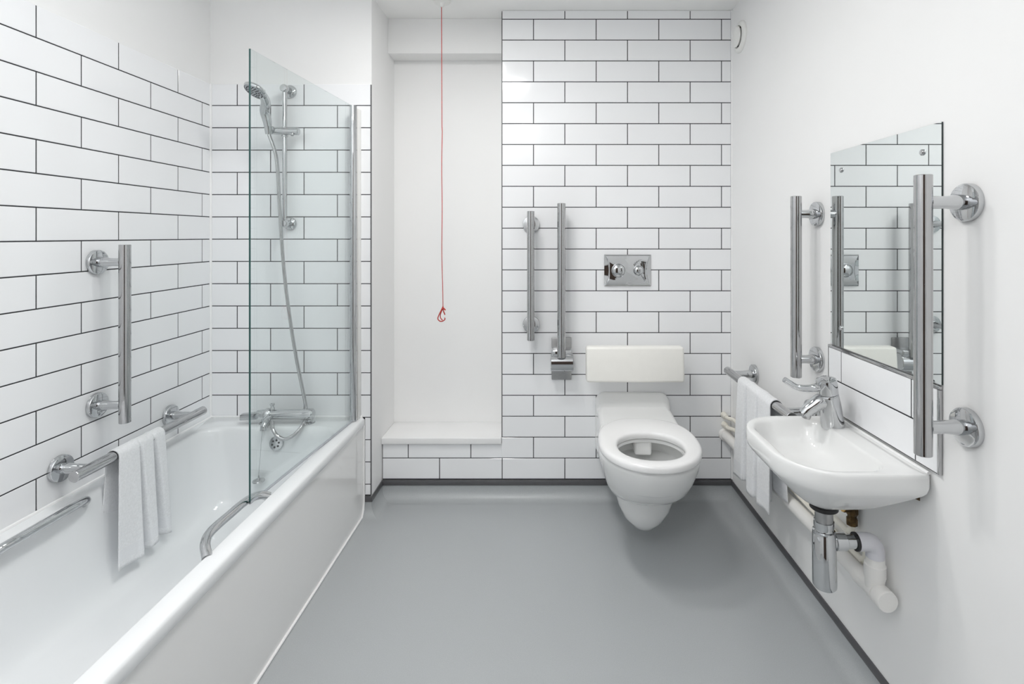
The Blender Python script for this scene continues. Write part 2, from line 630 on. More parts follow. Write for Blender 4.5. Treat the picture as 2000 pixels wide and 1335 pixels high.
# plug on its chain
pt, pb = P(513, 829, 2.19), P(505, 929, 2.175)
plug = thing('bath_plug', 'chrome bath plug hanging on a thin chain over the tub', 'plug', pb)
bm = bmesh.new()
tube(bm, [pt.lerp(pb, k / 20) + V((0.0006 * math.sin(k * 2.2), 0, 0)) for k in range(21)], 0.0011, 6)
obj('chain', bm, M['chrome'], plug)
bm = bmesh.new()
lathe(bm, pb, (0.03, 0, -1), [(0.0, -0.004), (0.003, 0), (0.003, 0.006), (0.006, 0.010), (0.0225, 0.016), (0.0245, 0.020), (0.0235, 0.0235), (0.018, 0.026), (0.0, 0.027)], 24)
obj('stopper', bm, M['satin'], plug)

# ------------------------------------------------------------------ glass bath screen
scr = thing('bath_screen', 'clear glass bath screen hinged on a chrome post at the tub', 'shower screen', (-0.834, 2.30, 0.44))
a, b = V((-0.8345, 2.286, 0)), V((-0.888, 1.585, 0))
dn = (b - a).normalized()
nn = V((-dn.y, dn.x, 0)) * 0.003
bm = bmesh.new()
zb, zt = 0.4435, 1.819
vs = [bm.verts.new(p + V((0, 0, z))) for z in (zb, zt) for p in (a - nn, a + nn, b + nn, b - nn)]
for f, mi in (((0, 3, 7, 4), 0), ((1, 5, 6, 2), 0), ((0, 1, 2, 3), 1), ((4, 7, 6, 5), 0), ((0, 4, 5, 1), 1), ((3, 2, 6, 7), 1)):
    bm.faces.new([vs[i] for i in f]).material_index = mi
obj('glass_panel', bm, [M['glass'], M['glass_edge']], scr, 0)
bm = bmesh.new()
cyl(bm, (-0.834, 2.300, 0.4415), (-0.834, 2.300, 1.822), 0.0155, 24)
post = obj('hinge_post', bm, M['chrome'], scr)
bm = bmesh.new()
cyl(bm, (-0.834, 2.300, 1.8225), (-0.834, 2.300, 1.829), 0.0155, 24, 0.002)
obj('post_cap', bm, M['satin']).parent = post
C.objects['post_cap'].location = -ROOT['bath_screen']
bm = bmesh.new()
add_box(bm, (-0.838, 2.316, 0.4415), (-0.817, 2.3515, 1.815), 0.002, 2)
obj('wall_profile', bm, M['white_plastic'], scr, 40)
bm = bmesh.new()
tube(bm, [a + V((0, 0, 0.4445)), b + V((0, 0, 0.4445))], 0.0042, 8)
obj('seal_strip', bm, M['nozzle'], scr)

# ------------------------------------------------------------------ shower riser rail, handset, hose
rx, ry = -1.135, 2.300
ris = thing('shower_riser_rail', 'slim chrome riser rail on the tiled end wall above the bath', 'shower rail', (rx, YS, 1.3))
bm = bmesh.new()
cyl(bm, (rx, ry, 1.300), (rx, ry, 1.902), 0.010, 20, 0.001)
obj('rail', bm, M['chrome'], ris)
for z in (1.898, 1.306):
    bm = bmesh.new()
    lathe(bm, (rx, YS, z), (0, -1, 0), [(0.029, 0), (0.029, 0.006), (0.025, 0.011), (0.016, 0.014), (0.015, 0.040), (0.017, 0.046), (0.017, 0.064), (0.013, 0.069), (0.0, 0.070)], 24)
    obj('wall_bracket', bm, M['chrome'], ris)
sz = 1.708
bm = bmesh.new()
cyl(bm, (-1.200, 2.283, sz + 0.003), (-1.064, 2.283, sz - 0.002), 0.0162, 24, 0.003)
cyl(bm, (rx, ry, sz - 0.022), (rx, ry, sz + 0.022), 0.0145, 20, 0.002)
lathe(bm, (-1.185, 2.262, sz - 0.018), (0.05, -0.1, 1), [(0.014, 0), (0.017, 0.018), (0.019, 0.034), (0.0, 0.036)], 20)
sl = obj('slider', bm, M['chrome'], ris)
bm = bmesh.new()
lathe(bm, (-1.088, 2.275, sz - 0.010), (0, -0.6, -1), [(0.008, 0), (0.008, 0.008), (0.0065, 0.012), (0.0, 0.013)], 14)
o = obj('slider_knob', bm, M['satin'])
o.parent = sl

hand = thing('shower_handset', 'chrome shower handset with a round spray head in the riser slider', 'shower head', (-1.185, 2.25, sz))
hb = V((-1.184, 2.256, sz + 0.002))
hc = P(498, 178, 2.150)
fn = V((-0.30, -0.42, -0.86)).normalized()
neck = hc - fn * 0.012
ctrl = [hb, hb + V((-0.002, -0.006, 0.035)), hb + V((-0.005, -0.020, 0.075)), P(519, 200, 2.20), P(513, 184, 2.176), neck + V((0.012, 0.016, 0.0))]
pts = spline(ctrl, 6)
N = len(pts)
bm = bmesh.new()
tube(bm, pts, [0.0135 + 0.0065 * math.sin(PI * min(1, i / (N * 0.85))) for i in range(N)], 18)
obj('handle', bm, M['chrome'], hand, 60)
bm = bmesh.new()
lathe(bm, hc, -fn, [(0.042, -0.005), (0.046, 0.0), (0.047, 0.006), (0.040, 0.013), (0.028, 0.021), (0.0, 0.026)], 36, False)
hd = obj('head', bm, M['chrome'], hand, 60)
bm = bmesh.new()
lathe(bm, hc, fn, [(0.041, 0.002), (0.040, 0.004), (0.0, 0.005)], 36, False)
face = obj('spray_face', bm, M['nozzle'])
face.parent = hd
u, v, _ = frame(fn)
bm = bmesh.new()
for rr, cnt in ((0.010, 6), (0.021, 12), (0.032, 18)):
    for k in range(cnt):
        an = 2 * PI * k / cnt
        c = hc + fn * 0.004 + (u * math.cos(an) + v * math.sin(an)) * rr
        cyl(bm, c, c + fn * 0.004, 0.0021, 8)
noz = obj('spray_nozzle', bm, M['rubber'])
noz['kind'] = 'stuff'
noz.parent = hd
for q in (face, noz):
    q.location = -ROOT['shower_handset'] * 0
hd_children = (face, noz)

# bar mixer standing on the far end of the tub
mz, my = 0.480, 2.268
mix = thing('bath_shower_mixer', 'chrome bath and shower mixer standing on the far rim of the bath', 'tap', (-1.14, my, 0.44))
xa, xb = P(530, 800, my).x, P(590, 800, my).x
bm = bmesh.new()
lathe(bm, (xa, my, mz), (1, 0, 0), [(0.021, 0), (0.021, xb - xa), (0.0235, xb - xa + 0.001), (0.0235, xb - xa + 0.012), (0.024, xb - xa + 0.016), (0.024, xb - xa + 0.045), (0.020, xb - xa + 0.049), (0, xb - xa + 0.05)], 28)
lathe(bm, (xa, my, mz), (-1, 0, 0), [(0.024, 0), (0.026, 0.003), (0.026, 0.022), (0.021, 0.026), (0.017, 0.06), (0.0, 0.062)], 28)
obj('body', bm, M['chrome'], mix)
for x in (P(516, 800, my).x, P(601, 800, my).x):
    bm = bmesh.new()
    lathe(bm, (x, my + 0.01, 0.4395), (0, 0, 1), [(0.027, 0), (0.026, 0.006), (0.017, 0.010), (0.015, 0.03)], 22)
    obj('foot', bm, M['chrome'], mix)
xl = P(470, 800, my - 0.01).x
bm = bmesh.new()
r0 = [V((xa - 0.024, my - 0.016, mz - 0.016)), V((xa - 0.024, my + 0.016, mz - 0.016)), V((xa - 0.024, my + 0.016, mz + 0.016)), V((xa - 0.024, my - 0.016, mz + 0.016))]
r1 = [V((xa - 0.06, my - 0.019, mz - 0.020)), V((xa - 0.06, my + 0.013, mz - 0.018)), V((xa - 0.06, my + 0.013, mz + 0.010)), V((xa - 0.06, my - 0.019, mz + 0.010))]
r2 = [V((xl, my - 0.022, mz - 0.021)), V((xl, my + 0.008, mz - 0.021)), V((xl, my + 0.006, mz + 0.005)), V((xl, my - 0.020, mz + 0.003))]
fs = loft(bm, [r0, r1, r2])
bmesh.ops.bevel(bm, geom=bm.edges[:], offset=0.004, segments=2, profile=0.5, affect='EDGES')
obj('lever', bm, M['chrome'], mix)
bm = bmesh.new()
lathe(bm, (xa + 0.004, my, mz + 0.015), (0, 0, 1), [(0.010, 0), (0.010, 0.012), (0.007, 0.016), (0.007, 0.024), (0.010, 0.026), (0.010, 0.031), (0.0, 0.033)], 18)
obj('diverter_knob', bm, M['chrome'], mix)
bm = bmesh.new()
sp = spline([(xa + 0.004, my - 0.005, mz - 0.004), (xa + 0.002, my - 0.035, mz - 0.012), (xa, my - 0.060, mz - 0.028), (xa, my - 0.066, mz - 0.046)], 6)
tube(bm, sp, 0.0135, 18)
obj('spout', bm, M['chrome'], mix, 60)

hose_ctrl = [hb + V((0.004, -0.003, -0.022)), P(540, 310, 2.265), P(546, 400, 2.275), P(554, 520, 2.28), P(566, 620, 2.285), P(579, 700, 2.295),
             P(592, 765, 2.305), P(598, 798, 2.305), P(598, 814, 2.280), P(593, 826, 2.232), P(584, 839, 2.204), P(571, 851, 2.192), P(556, 857, 2.186), P(542, 851, 2.186), P(533, 838, 2.192), P(531, 822, 2.222)]
pts = spline(hose_ctrl, 24)
# even steps so the metal coils have one pitch
even, acc, step = [pts[0]], 0.0, 0.0022
for p, q in zip(pts, pts[1:]):
    L = (q - p).length
    while acc + L >= step:
        t = (step - acc) / L
        p = p.lerp(q, t)
        even.append(p)
        L = (q - p).length
        acc = 0.0
    acc += L
bm = bmesh.new()
tube(bm, even, [0.0078 if i % 2 else 0.0066 for i in range(len(even))], 12)
tag(obj('shower_hose', bm, M['satin'], None, 80), 'flexible metal shower hose hanging from the handset and looping under the mixer', 'hose')

# ------------------------------------------------------------------ grab rails (one builder, copies for the rest)
SPAN, OVER, BR = 0.477, 0.0585, 0.0172


def make_rail(label, standoff=0.097):
    """local frame: bar along z centred on the origin, wall plane x = 0, room towards +x"""
    t = thing('grab_rail', label, 'grab rail', local=True, group='polished steel grab rails')
    L = SPAN / 2 + OVER
    bm = bmesh.new()
    cyl(bm, (standoff, 0, -L), (standoff, 0, L), BR, 32, 0.0012)
    b = obj('bar', bm, M['satin'])
    b.parent = t
    for s in (-1, 1):
        z = s * SPAN / 2
        bm = bmesh.new()
        lathe(bm, (0, 0, z), (1, 0, 0), [(0.0405, 0), (0.0405, 0.010), (0.039, 0.0125), (0.034, 0.014), (0.0165, 0.0150)], 36, False, False)
        f = obj('flange', bm, M['chrome'])
        f.parent = t
        bm = bmesh.new()
        k = standoff / 0.097
        lathe(bm, (0, 0, z), (1, 0, 0), [(0.0165, 0.012), (0.0165, 0.030 * k), (0.0155, 0.034 * k), (0.0135, 0.052 * k), (0.0135, standoff - 0.012)], 24, False, True)
        a = obj('arm', bm, M['chrome'])
        a.parent = t
    return t


def put_rail(t, loc, out, along):
    out, along = V(out), V(along)
    m = Matrix((out, along.cross(out), along)).transposed().to_4x4()
    m.translation = V(loc)
    t.matrix_world = m
    t.location = loc
    t.rotation_euler = m.to_euler()


ZV = EYE - 0.169     # middle of the upright rails by the basin
spec = [
    ('upright steel grab rail on the tiled wall above the bath', (XL, 1.749, EYE - 0.3285), (1, 0, 0), (0, 0, 1)),
    ('level steel grab rail low over the bath with a towel hung on it', (XL, 1.8545, EYE - 0.719), (1, 0, 0), (0, 1, 0)),
    ('upright steel grab rail on the white wall on the camera side of the mirror', (XR, 1.1125, ZV), (-1, 0, 0), (0, 0, 1)),
    ('upright steel grab rail on the tiles between recess and fold-up rail', (-0.0575, YT, EYE - 0.1865), (0, -1, 0), (0, 0, 1)),
    ('level steel grab rail beside the toilet with a towel hung on it', (XR, 1.996, EYE - 0.592), (-1, 0, 0), (0, 1, 0)),
]
proto = make_rail(spec[0][0])
for i, (lab, loc, out, al) in enumerate(spec):
    r = proto if i == 0 else copy_tree(proto)
    r['label'] = lab
    put_rail(r, loc, out, al)
r = make_rail('upright steel grab rail between the mirror and the toilet corner', 0.073)
put_rail(r, (XR, 1.7215, ZV), (-1, 0, 0), (0, 0, 1))

# fold-up rail beside the toilet
fx = 0.0872
fold = thing('drop_down_rail', 'tall steel support rail folded up on its chrome hinge beside the toilet', 'grab rail', (fx, YT, 0.6))
bm = bmesh.new()
add_box(bm, (fx - 0.0475, YT - 0.010, 0.566), (fx + 0.0475, YT, 0.767), 0.003, 2)
obj('base_plate', bm, M['brushed'], fold, 30)
bm = bmesh.new()
cyl(bm, (fx - 0.053, 2.452, 0.660), (fx + 0.053, 2.452, 0.660), 0.041, 40, 0.003)
obj('hinge_barrel', bm, M['chrome'], fold)
bm = bmesh.new()
add_box(bm, (fx - 0.047, 2.425, 0.690), (fx + 0.047, YT - 0.009, 0.722), 0.006, 3)
obj('hinge_collar', bm, M['chrome'], fold, 30)
bm = bmesh.new()
cyl(bm, (fx - 0.003, 2.424, 0.690), (fx - 0.003, 2.424, 1.402), 0.0198, 32, 0.0012)
obj('bar', bm, M['satin'], fold)

# ------------------------------------------------------------------ toilet
tx = 0.424
wc = thing('toilet', 'white wall-hung toilet with an open seat ring and no lid', 'toilet', (tx, YT, 0), local=True)
wc.rotation_euler = (0, 0, math.radians(-3.0))


def L(y):
    return y - YT


bm = bmesh.new()
rings = []
for z, hw, yf, yc in [(0.088, 0.030, 2.09, 2.17), (0.092, 0.045, 2.065, 2.16), (0.105, 0.060, 2.04, 2.15), (0.14, 0.084, 2.003, 2.12), (0.19, 0.104, 1.968, 2.10),
                      (0.235, 0.115, 1.955, 2.09), (0.258, 0.119, 1.948, 2.08), (0.261, 0.124, 1.940, 2.07), (0.268, 0.134, 1.915, 2.06), (0.282, 0.145, 1.884, 2.04), (0.312, 0.157, 1.844, 2.02),
                      (0.36, 0.170, 1.796, 2.0), (0.41, 0.181, 1.764, 1.98), (0.440, 0.185, 1.753, 1.97), (0.452, 0.185, 1.752, 1.97), (0.458, 0.181, 1.757, 1.97)]:
    rings.append(oval(0, L(yc), hw, L(yf), L(2.44 if z < 0.2 else 2.36), z, 2.15, 2.6))
for z, hw, yf, yb in [(0.458, 0.128, 1.806, 2.06), (0.454, 0.123, 1.811, 2.055), (0.443, 0.123, 1.811, 2.055), (0.441, 0.160, 1.785, 2.175), (0.372, 0.150, 1.79, 2.165), (0.352, 0.132, 1.80, 2.075),
                      (0.335, 0.112, 1.85, 2.07), (0.305, 0.082, 1.92, 2.06), (0.285, 0.050, 1.97, 2.06), (0.278, 0.02, 2.00, 2.04)]:
    rings.append(oval(0, L((yf + yb) / 2), hw, L(yf), L(yb), z, 2.1, 2.1))
loft(bm, rings, True, True)
# flush outlet under the back of the rim
add_box(bm, (-0.040, L(2.06), 0.388), (0.026, L(2.18), 0.4565), 0.008, 2)
pan = obj('pan', bm, M['ceramic'], None, 50)
pan.parent = wc
# shroud between pan and wall
bm = bmesh.new()


def xz(y, hw, zb, zt, r):
    return [V((p.x, L(y), p.y)) for p in rrect(-hw, hw, zb, zt, [0.06, r, r, 0.06], 0, 8)]


loft(bm, [xz(2.5065, 0.174, 0.20, 0.505, 0.045), xz(2.496, 0.1755, 0.20, 0.507, 0.045), xz(2.482, 0.175, 0.20, 0.500, 0.045), xz(2.455, 0.173, 0.20, 0.479, 0.042),
          xz(2.425, 0.170, 0.20, 0.4655, 0.035), xz(2.40, 0.1695, 0.21, 0.4625, 0.03), xz(2.34, 0.169, 0.22, 0.460, 0.022), xz(2.22, 0.168, 0.25, 0.459, 0.02), xz(2.182, 0.165, 0.28, 0.4585, 0.02)])
sh = obj('shroud', bm, M['ceramic'], None, 50)
sh.parent = wc
bm = bmesh.new()


def seat_ring(ins, z, inner=False):
    if inner:
        return oval(0, L(1.915), 0.120 + ins, L(1.792) - ins, L(2.042) + ins, z, 2.15, 2.15)
    return oval(0, L(1.965), 0.188 - ins, L(1.735) + ins, L(2.205) - ins, z, 2.15, 2.5)


loft(bm, [seat_ring(0.004, 0.4615), seat_ring(0.001, 0.4630), seat_ring(0, 0.466), seat_ring(0.0005, 0.478), seat_ring(0.003, 0.4835), seat_ring(0.009, 0.487), seat_ring(0.016, 0.488),
          seat_ring(0.012, 0.4875, True), seat_ring(0.005, 0.485, True), seat_ring(0.001, 0.480, True), seat_ring(0, 0.470, True), seat_ring(0.003, 0.4615, True)], closed=True)
st = obj('seat', bm, M['seat'], None, 60)
st.parent = wc
for s in (-1, 1):
    bm = bmesh.new()
    add_box(bm, (s * 0.145 - 0.010, L(1.835), 0.4575), (s * 0.145 + 0.010, L(1.86), 0.4640), 0.001, 1)
    o = obj('buffer', bm, M['white_plastic'])
    o.parent = st
    bm = bmesh.new()
    cyl(bm, (s * 0.078 - 0.028, L(2.200), 0.467), (s * 0.078 + 0.028, L(2.200), 0.467), 0.0075, 16, 0.001)
    o = obj('hinge', bm, M['seat'])
    o.parent = wc

# back rest cushion
br = thing('support_cushion', 'cream padded backrest on the tiles above the toilet', 'backrest', (0.42, YT, 0.6))
bx0, bx1 = P(1145, 0, 2.37).x, P(1337, 0, 2.37).x
bz0, bz1 = P(0, 746, 2.37).z, P(0, 678, 2.37).z
bm = bmesh.new()
add_box(bm, (bx0, 2.37, bz0), (bx1, 2.425, bz1), 0.012, 4)
for vtx in bm.verts:
    if vtx.co.z < (bz0 + bz1) / 2:
        vtx.co.y -= 0.012
obj('cushion', bm, M['cushion'], br, 50)
for x in (0.29, 0.55):
    bm = bmesh.new()
    cyl(bm, (x, 2.41, 0.675), (x, YT, 0.675), 0.012, 18)
    lathe(bm, (x, YT, 0.675), (0, -1, 0), [(0.028, 0), (0.028, 0.008), (0.012, 0.010)], 24, False, False)
    obj('bracket', bm, M['white_plastic'], br)

# flush plate
fp = thing('flush_plate', 'chrome dual flush plate with two round buttons above the toilet', 'flush plate', (0.403, YT, 1.09))
px0, px1, pz0, pz1 = P(1180, 0, YT).x, P(1271, 0, YT).x, P(0, 558, YT).z, P(0, 497, YT).z
bm = bmesh.new()
pcx, pcz = (px0 + px1) / 2, (pz0 + pz1) / 2


def plate_ring(dx, dz, y, bow=0.0):
    """rectangle whose left and right sides bow inward"""
    out = []
    x0, x1, z0, z1 = px0 + dx, px1 - dx, pz0 + dz, pz1 - dz
    n = 10
    for k in range(n):
        out.append(V((x0 + (x1 - x0) * k / n, y, z0)))
    for k in range(n):
        t = k / n
        out.append(V((x1 - bow * math.sin(PI * t), y, z0 + (z1 - z0) * t)))
    for k in range(n):
        out.append(V((x1 - (x1 - x0) * k / n, y, z1)))
    for k in range(n):
        t = k / n
        out.append(V((x0 + bow * math.sin(PI * t), y, z1 - (z1 - z0) * t)))
    return out


loft(bm, [plate_ring(0, 0, YT - 0.0002), plate_ring(0, 0, YT - 0.004), plate_ring(0.006, 0.005, YT - 0.0075, 0.015), plate_ring(0.008, 0.006, YT - 0.0125, 0.018), plate_ring(0.016, 0.020, YT - 0.0140, 0.018)])
obj('plate', bm, M['chrome'], fp, 20)
for px, py, r in ((1208, 528, 0.031), (1247, 528, 0.0225)):
    c = P(px, py, YT - 0.013)
    bm = bmesh.new()
    lathe(bm, c, (0, -1, 0), [(r + 0.0025, 0), (r + 0.0025, 0.0035), (r + 0.0005, 0.0042), (r, 0.0030), (r - 0.001, 0.0050)] +
          [(r * math.cos(t) - 0.0015, 0.0050 + 0.009 * math.sin(t)) for t in (0.25, 0.5, 0.8, 1.1, 1.35)] + [(0, 0.0140)], 32)
    obj('button', bm, M['chrome'], fp, 30)

# ------------------------------------------------------------------ emergency pull cord
cx_ = -0.459
cord = thing('pull_cord', 'thin red emergency cord hanging from the ceiling in front of the recess', 'pull cord', (cx_, 2.37, ZC))
bm = bmesh.new()
lathe(bm, (cx_, 2.37, ZC), (0, 0, -1), [(0.043, 0), (0.043, 0.016), (0.038, 0.024), (0.012, 0.028), (0.008, 0.045), (0.0, 0.046)], 32, False)
obj('ceiling_switch', bm, M['white_plastic'], cord)
ztop, zbot = ZC - 0.04, P(863, 600, 2.37).z
bm = bmesh.new()
pts = []
for k in range(61):
    t = k / 60
    wob = 0.0012 * math.sin(t * 21) + 0.0018 * math.sin(t * 6.5)
    xx = P(862.3 + 2.2 * t, 0, 2.37).x
    pts.append(V((xx + wob * (t > 0.4), 2.37, ztop + (zbot - ztop) * t)))
tube(bm, pts, 0.0017, 8)
obj('cord', bm, M['cord'], cord)
tie = pts[-1]


def pc(x, y, dy=0.0):
    """point of the hooked handle from its enlarged view"""
    return P(830 + x * 70 / 1038, 560 + y * 70 / 1038, 2.37) + V((0, dy, 0))


bm = bmesh.new()
tube(bm, [tie] + spline([pc(525, 560), pc(480, 660, -.003), pc(410, 810, -.004), pc(378, 920, -.003), pc(440, 990, -.002), pc(520, 985), pc(575, 940), pc(572, 890)], 6), 0.0024, 8)
tube(bm, spline([pc(525, 600, .003), pc(470, 720, .004), pc(438, 830, .005), pc(455, 915, .004), pc(510, 965, .003)], 6), 0.0022, 8)
tube(bm, spline([pc(520, 600), pc(555, 625, -.003), pc(598, 672, -.003)], 5), 0.0030, 8)
tube(bm, spline([pc(525, 660), pc(550, 730, -.002), pc(582, 805, -.002)], 5), 0.0026, 8)
bmesh.ops.create_icosphere(bm, subdivisions=2, radius=0.0055, matrix=Matrix.Translation(pc(515, 635)))
obj('hook_handle', bm, M['cord'], cord, 60)['label'] = 'broken red plastic loop'

# ------------------------------------------------------------------ extractor fan
fy, fz = 2.395, P(0, 72, 2.395).z
fan = thing('extractor_fan', 'round white air vent high on the wall in the corner', 'vent', (XR, fy, fz))
bm = bmesh.new()
lathe(bm, (XR, fy, fz), (-1, 0, 0), [(0.071, 0), (0.071, 0.005), (0.068, 0.010), (0.055, 0.016), (0.050, 0.015), (0.046, 0.006)], 40, False, False)
obj('collar', bm, M['white_plastic'], fan)
bm = bmesh.new()
lathe(bm, (XR, fy, fz), (-1, 0, 0), [(0.049, 0.004), (0.0, 0.004)], 40, False, False)
obj('duct', bm, M['dark'], fan)
bm = bmesh.new()
lathe(bm, (XR, fy, fz), (-1, 0, 0), [(0.036, 0.008), (0.044, 0.017), (0.046, 0.021), (0.043, 0.025), (0.020, 0.030), (0.0, 0.031)], 40)
obj('valve_disc', bm, M['white_plastic'], fan)

# ------------------------------------------------------------------ mirror
my0, my1, mz0, mz1 = 1.183, 1.640, EYE - 0.3385, EYE + 0.256
mir = thing('mirror', 'tall frameless wall mirror above the washbasin', 'mirror', (XR, 1.41, 1.2))
bm = bmesh.new()
fs = add_box(bm, (XR - 0.0045, my0, mz0), (XR - 0.0005, my1, mz1))
for f in bm.faces:
    f.normal_update()
    f.material_index = 0 if f.normal.x < -0.5 else 1
obj('mirror_glass', bm, [M['mirror'], M['mirror_edge']], mir, 0, recalc=True)
for y in (my0 + 0.059, my1 - 0.060):
    for z in (mz0 + 0.058, mz1 - 0.060):
        bm = bmesh.new()
        lathe(bm, (XR - 0.0045, y, z), (-1, 0, 0), [(0.0075, 0), (0.0075, 0.002), (0.0055, 0.0045), (0.0, 0.0055)], 20)
        obj('screw_cap', bm, M['chrome'], mir)

# ------------------------------------------------------------------ splashback of two tile rows
sy0, sy1, sz1, sz0 = 1.190, 1.646, EYE - 0.349, EYE - 0.5435
XP = XR - 0.008
spl = thing('splashback', 'white tiled splashback with a metal edge strip behind the washbasin', 'splashback', (XR, 1.42, 0.8))
boxes('grout', [((XP + 0.0012, sy0, sz0), (XR, sy1, sz1))], M['grout'], spl)
for z0, z1, js in ((EYE - 0.4445, sz1, [sy1, 1.576, 1.276, sy0]), (sz0, EYE - 0.4445, [sy1, 1.262, sy0])):
    for ya, yb in zip(js, js[1:]):
        bm = bmesh.new()
        add_box(bm, (XP, yb + J / 2, z0 + J / 2), (XR - 0.001, ya - J / 2, z1 - J / 2), 0.0008, 1)
        obj('tile', bm, M['tile'], spl, 0)
bm = bmesh.new()
add_box(bm, (XP - 0.0015, sy0 - 0.006, sz1 - 0.001), (XR, sy1 + 0.002, sz1 + 0.0075), 0.002, 2)
obj('edge_strip', bm, M['satin'], spl, 30)
bm = bmesh.new()
add_box(bm, (XP - 0.0015, sy0 - 0.006, sz0), (XR, sy0 + 0.001, sz1 - 0.0012), 0.002, 2)
obj('edge_strip', bm, M['satin'], spl, 30)
bm = bmesh.new()
add_box(bm, (XP, sy1 - 0.0005, sz0), (XR, sy1 + 0.002, sz1 - 0.0012))
obj('edge_strip', bm, M['brushed'], spl, 0)

# ------------------------------------------------------------------ washbasin
BX0, BX1, BY0, BY1, BZ = 0.583, XP - 0.0005, 1.206, 1.608, 0.702
bas = thing('washbasin', 'small white wall-hung washbasin below the mirror', 'washbasin', (0.75, 1.4, BZ))
bcx, bcy = 0.735, 1.405


def basin_ring(s, z, dx=0.0, grow=0.0, tgt=(bcx, bcy)):
    out = []
    for p in rrect(BX0 - grow, BX1, BY0 - grow, BY1 + grow, [0.012, 0.012, 0.125, 0.145], z, 10):
        out.append(V((tgt[0] + (p.x - tgt[0]) * s, tgt[1] + (p.y - tgt[1]) * s, z)))
    return out


def inner_ring(ins, z, r=0.075):
    return rrect(BX0 + 0.018 + ins, 0.826 - ins * 0.7, BY0 + 0.020 + ins, BY1 - 0.026 - ins, [r * .8, r * .8, r * 1.2, r * 1.35], z, 10)


bm = bmesh.new()
t2 = (0.7285, 1.365)
rings = [basin_ring(0.13, 0.5565, tgt=t2), basin_ring(0.26, 0.561, tgt=t2), basin_ring(0.42, 0.575, tgt=t2), basin_ring(0.56, 0.592, tgt=t2), basin_ring(0.69, 0.610, tgt=t2),
         basin_ring(0.81, 0.627, tgt=t2), basin_ring(0.90, 0.641, tgt=t2), basin_ring(0.955, 0.650, tgt=t2), basin_ring(0.985, 0.657), basin_ring(1, 0.670), basin_ring(1, 0.692), basin_ring(0.995, 0.698), basin_ring(0.985, 0.7015), basin_ring(0.978, 0.702)]
for ins, z in [(0, 0.702), (0.005, 0.6995), (0.009, 0.694), (0.014, 0.683), (0.022, 0.665), (0.034, 0.645), (0.052, 0.629), (0.078, 0.617), (0.098, 0.612)]:
    rings.append(inner_ring(ins, z, min(max(0.02, 0.075 - ins * 0.4), (0.225 - ins * 1.7) / 2.9)))
loft(bm, rings, True, True)
obj('basin', bm, M['ceramic'], bas, 60)
# wall slab joins under the back edge so that the basin meets the wall
bm = bmesh.new()
add_box(bm, (0.85, BY0 + 0.014, 0.662), (XR - 0.0003, BY1 - 0.014, 0.697), 0.006, 3)
obj('back_ledge', bm, M['ceramic'], bas, 40)
bm = bmesh.new()
tube(bm, [(XP - 0.001, BY0 + 0.01, 0.7025), (XP - 0.001, BY1 - 0.005, 0.7025)], 0.004, 8)
obj('sealant', bm, M['silicone'], bas)
bm = bmesh.new()
wp = (0.728, 1.400)
lathe(bm, (wp[0], wp[1], 0.6115), (0, 0, 1), [(0.031, 0), (0.031, 0.002), (0.026, 0.0035), (0.020, 0.0015), (0.0, 0.001)], 28)
obj('waste_rose', bm, M['chrome'], bas)
for y in (1.268, 1.58):
    bm = bmesh.new()
    loft(bm, [[V((0.868, y - 0.012, 0.656)), V((0.903, y - 0.012, 0.656)), V((0.903, y - 0.012, 0.618)), V((0.885, y - 0.012, 0.626))],
              [V((0.868, y + 0.012, 0.656)), V((0.903, y + 0.012, 0.656)), V((0.903, y + 0.012, 0.618)), V((0.885, y + 0.012, 0.626))]])
    obj('bracket', bm, M['bronze'], bas, 0)['label'] = 'dark brass wall bracket'

# basin mixer tap
tp = thing('basin_tap', 'chrome lever mixer tap on the corner of the washbasin', 'tap', (0.842, 1.525, BZ))
tb = V((0.844, 1.527, BZ))
tt = P(1613, 738, 1.515)
ax = (tt - tb).normalized()
H = (tt - tb).length
bm = bmesh.new()
lathe(bm, tb, ax, [(0.0318, -0.002), (0.0320, 0.004), (0.0312, 0.008), (0.0300, H * 0.40), (0.0282, H * 0.62), (0.0270, H * 0.665), (0.0262, H * 0.67)], 36)
obj('body', bm, M['chrome'], tp)
bm = bmesh.new()
s0 = tb + ax * H * 0.42
sp = [s0 + V((0.004, 0, 0.008)), s0 + V((-0.025, 0, 0.012)), s0 + V((-0.048, 0, -0.002)), s0 + V((-0.068, 0, -0.016)), s0 + V((-0.078, 0, -0.026))]
pts = spline(sp, 5)
n_ = len(pts)
tube(bm, pts, [0.027 - 0.0125 * (i / (n_ - 1)) ** 0.8 for i in range(n_)], 22)
spt = obj('spout', bm, M['chrome'], tp, 60)
bm = bmesh.new()
q = s0 + V((-0.066, 0, -0.022))
lathe(bm, q, (-0.25, 0, -1), [(0.0125, 0), (0.0125, 0.010), (0.011, 0.016), (0.008, 0.017), (0.0, 0.015)], 22)
o = obj('aerator', bm, M['satin'])
o.parent = spt
bm = bmesh.new()
lathe(bm, tb, ax, [(0.0255, H * 0.675), (0.0275, H * 0.685), (0.0280, H * 0.93), (0.0265, H * 0.975), (0.020, H * 1.0), (0.0, H * 1.015)], 36)
obj('lever_head', bm, M['chrome'], tp)
bm = bmesh.new()
l0 = tb + ax * H * 0.86
lv = [l0 + V((-0.015, 0, -0.004)), l0 + V((-0.045, -0.001, -0.010)), P(1562, 757, 1.50), P(1553, 754, 1.498), P(1543, 748, 1.496), P(1532, 741, 1.494)]
pts = spline(lv, 5)
rr_ = [0.0125 - 0.0045 * min(1, i / (len(pts) * 0.5)) for i in range(len(pts))]
tube(bm, pts, rr_, 14)
obj('lever', bm, M['chrome'], tp, 60)

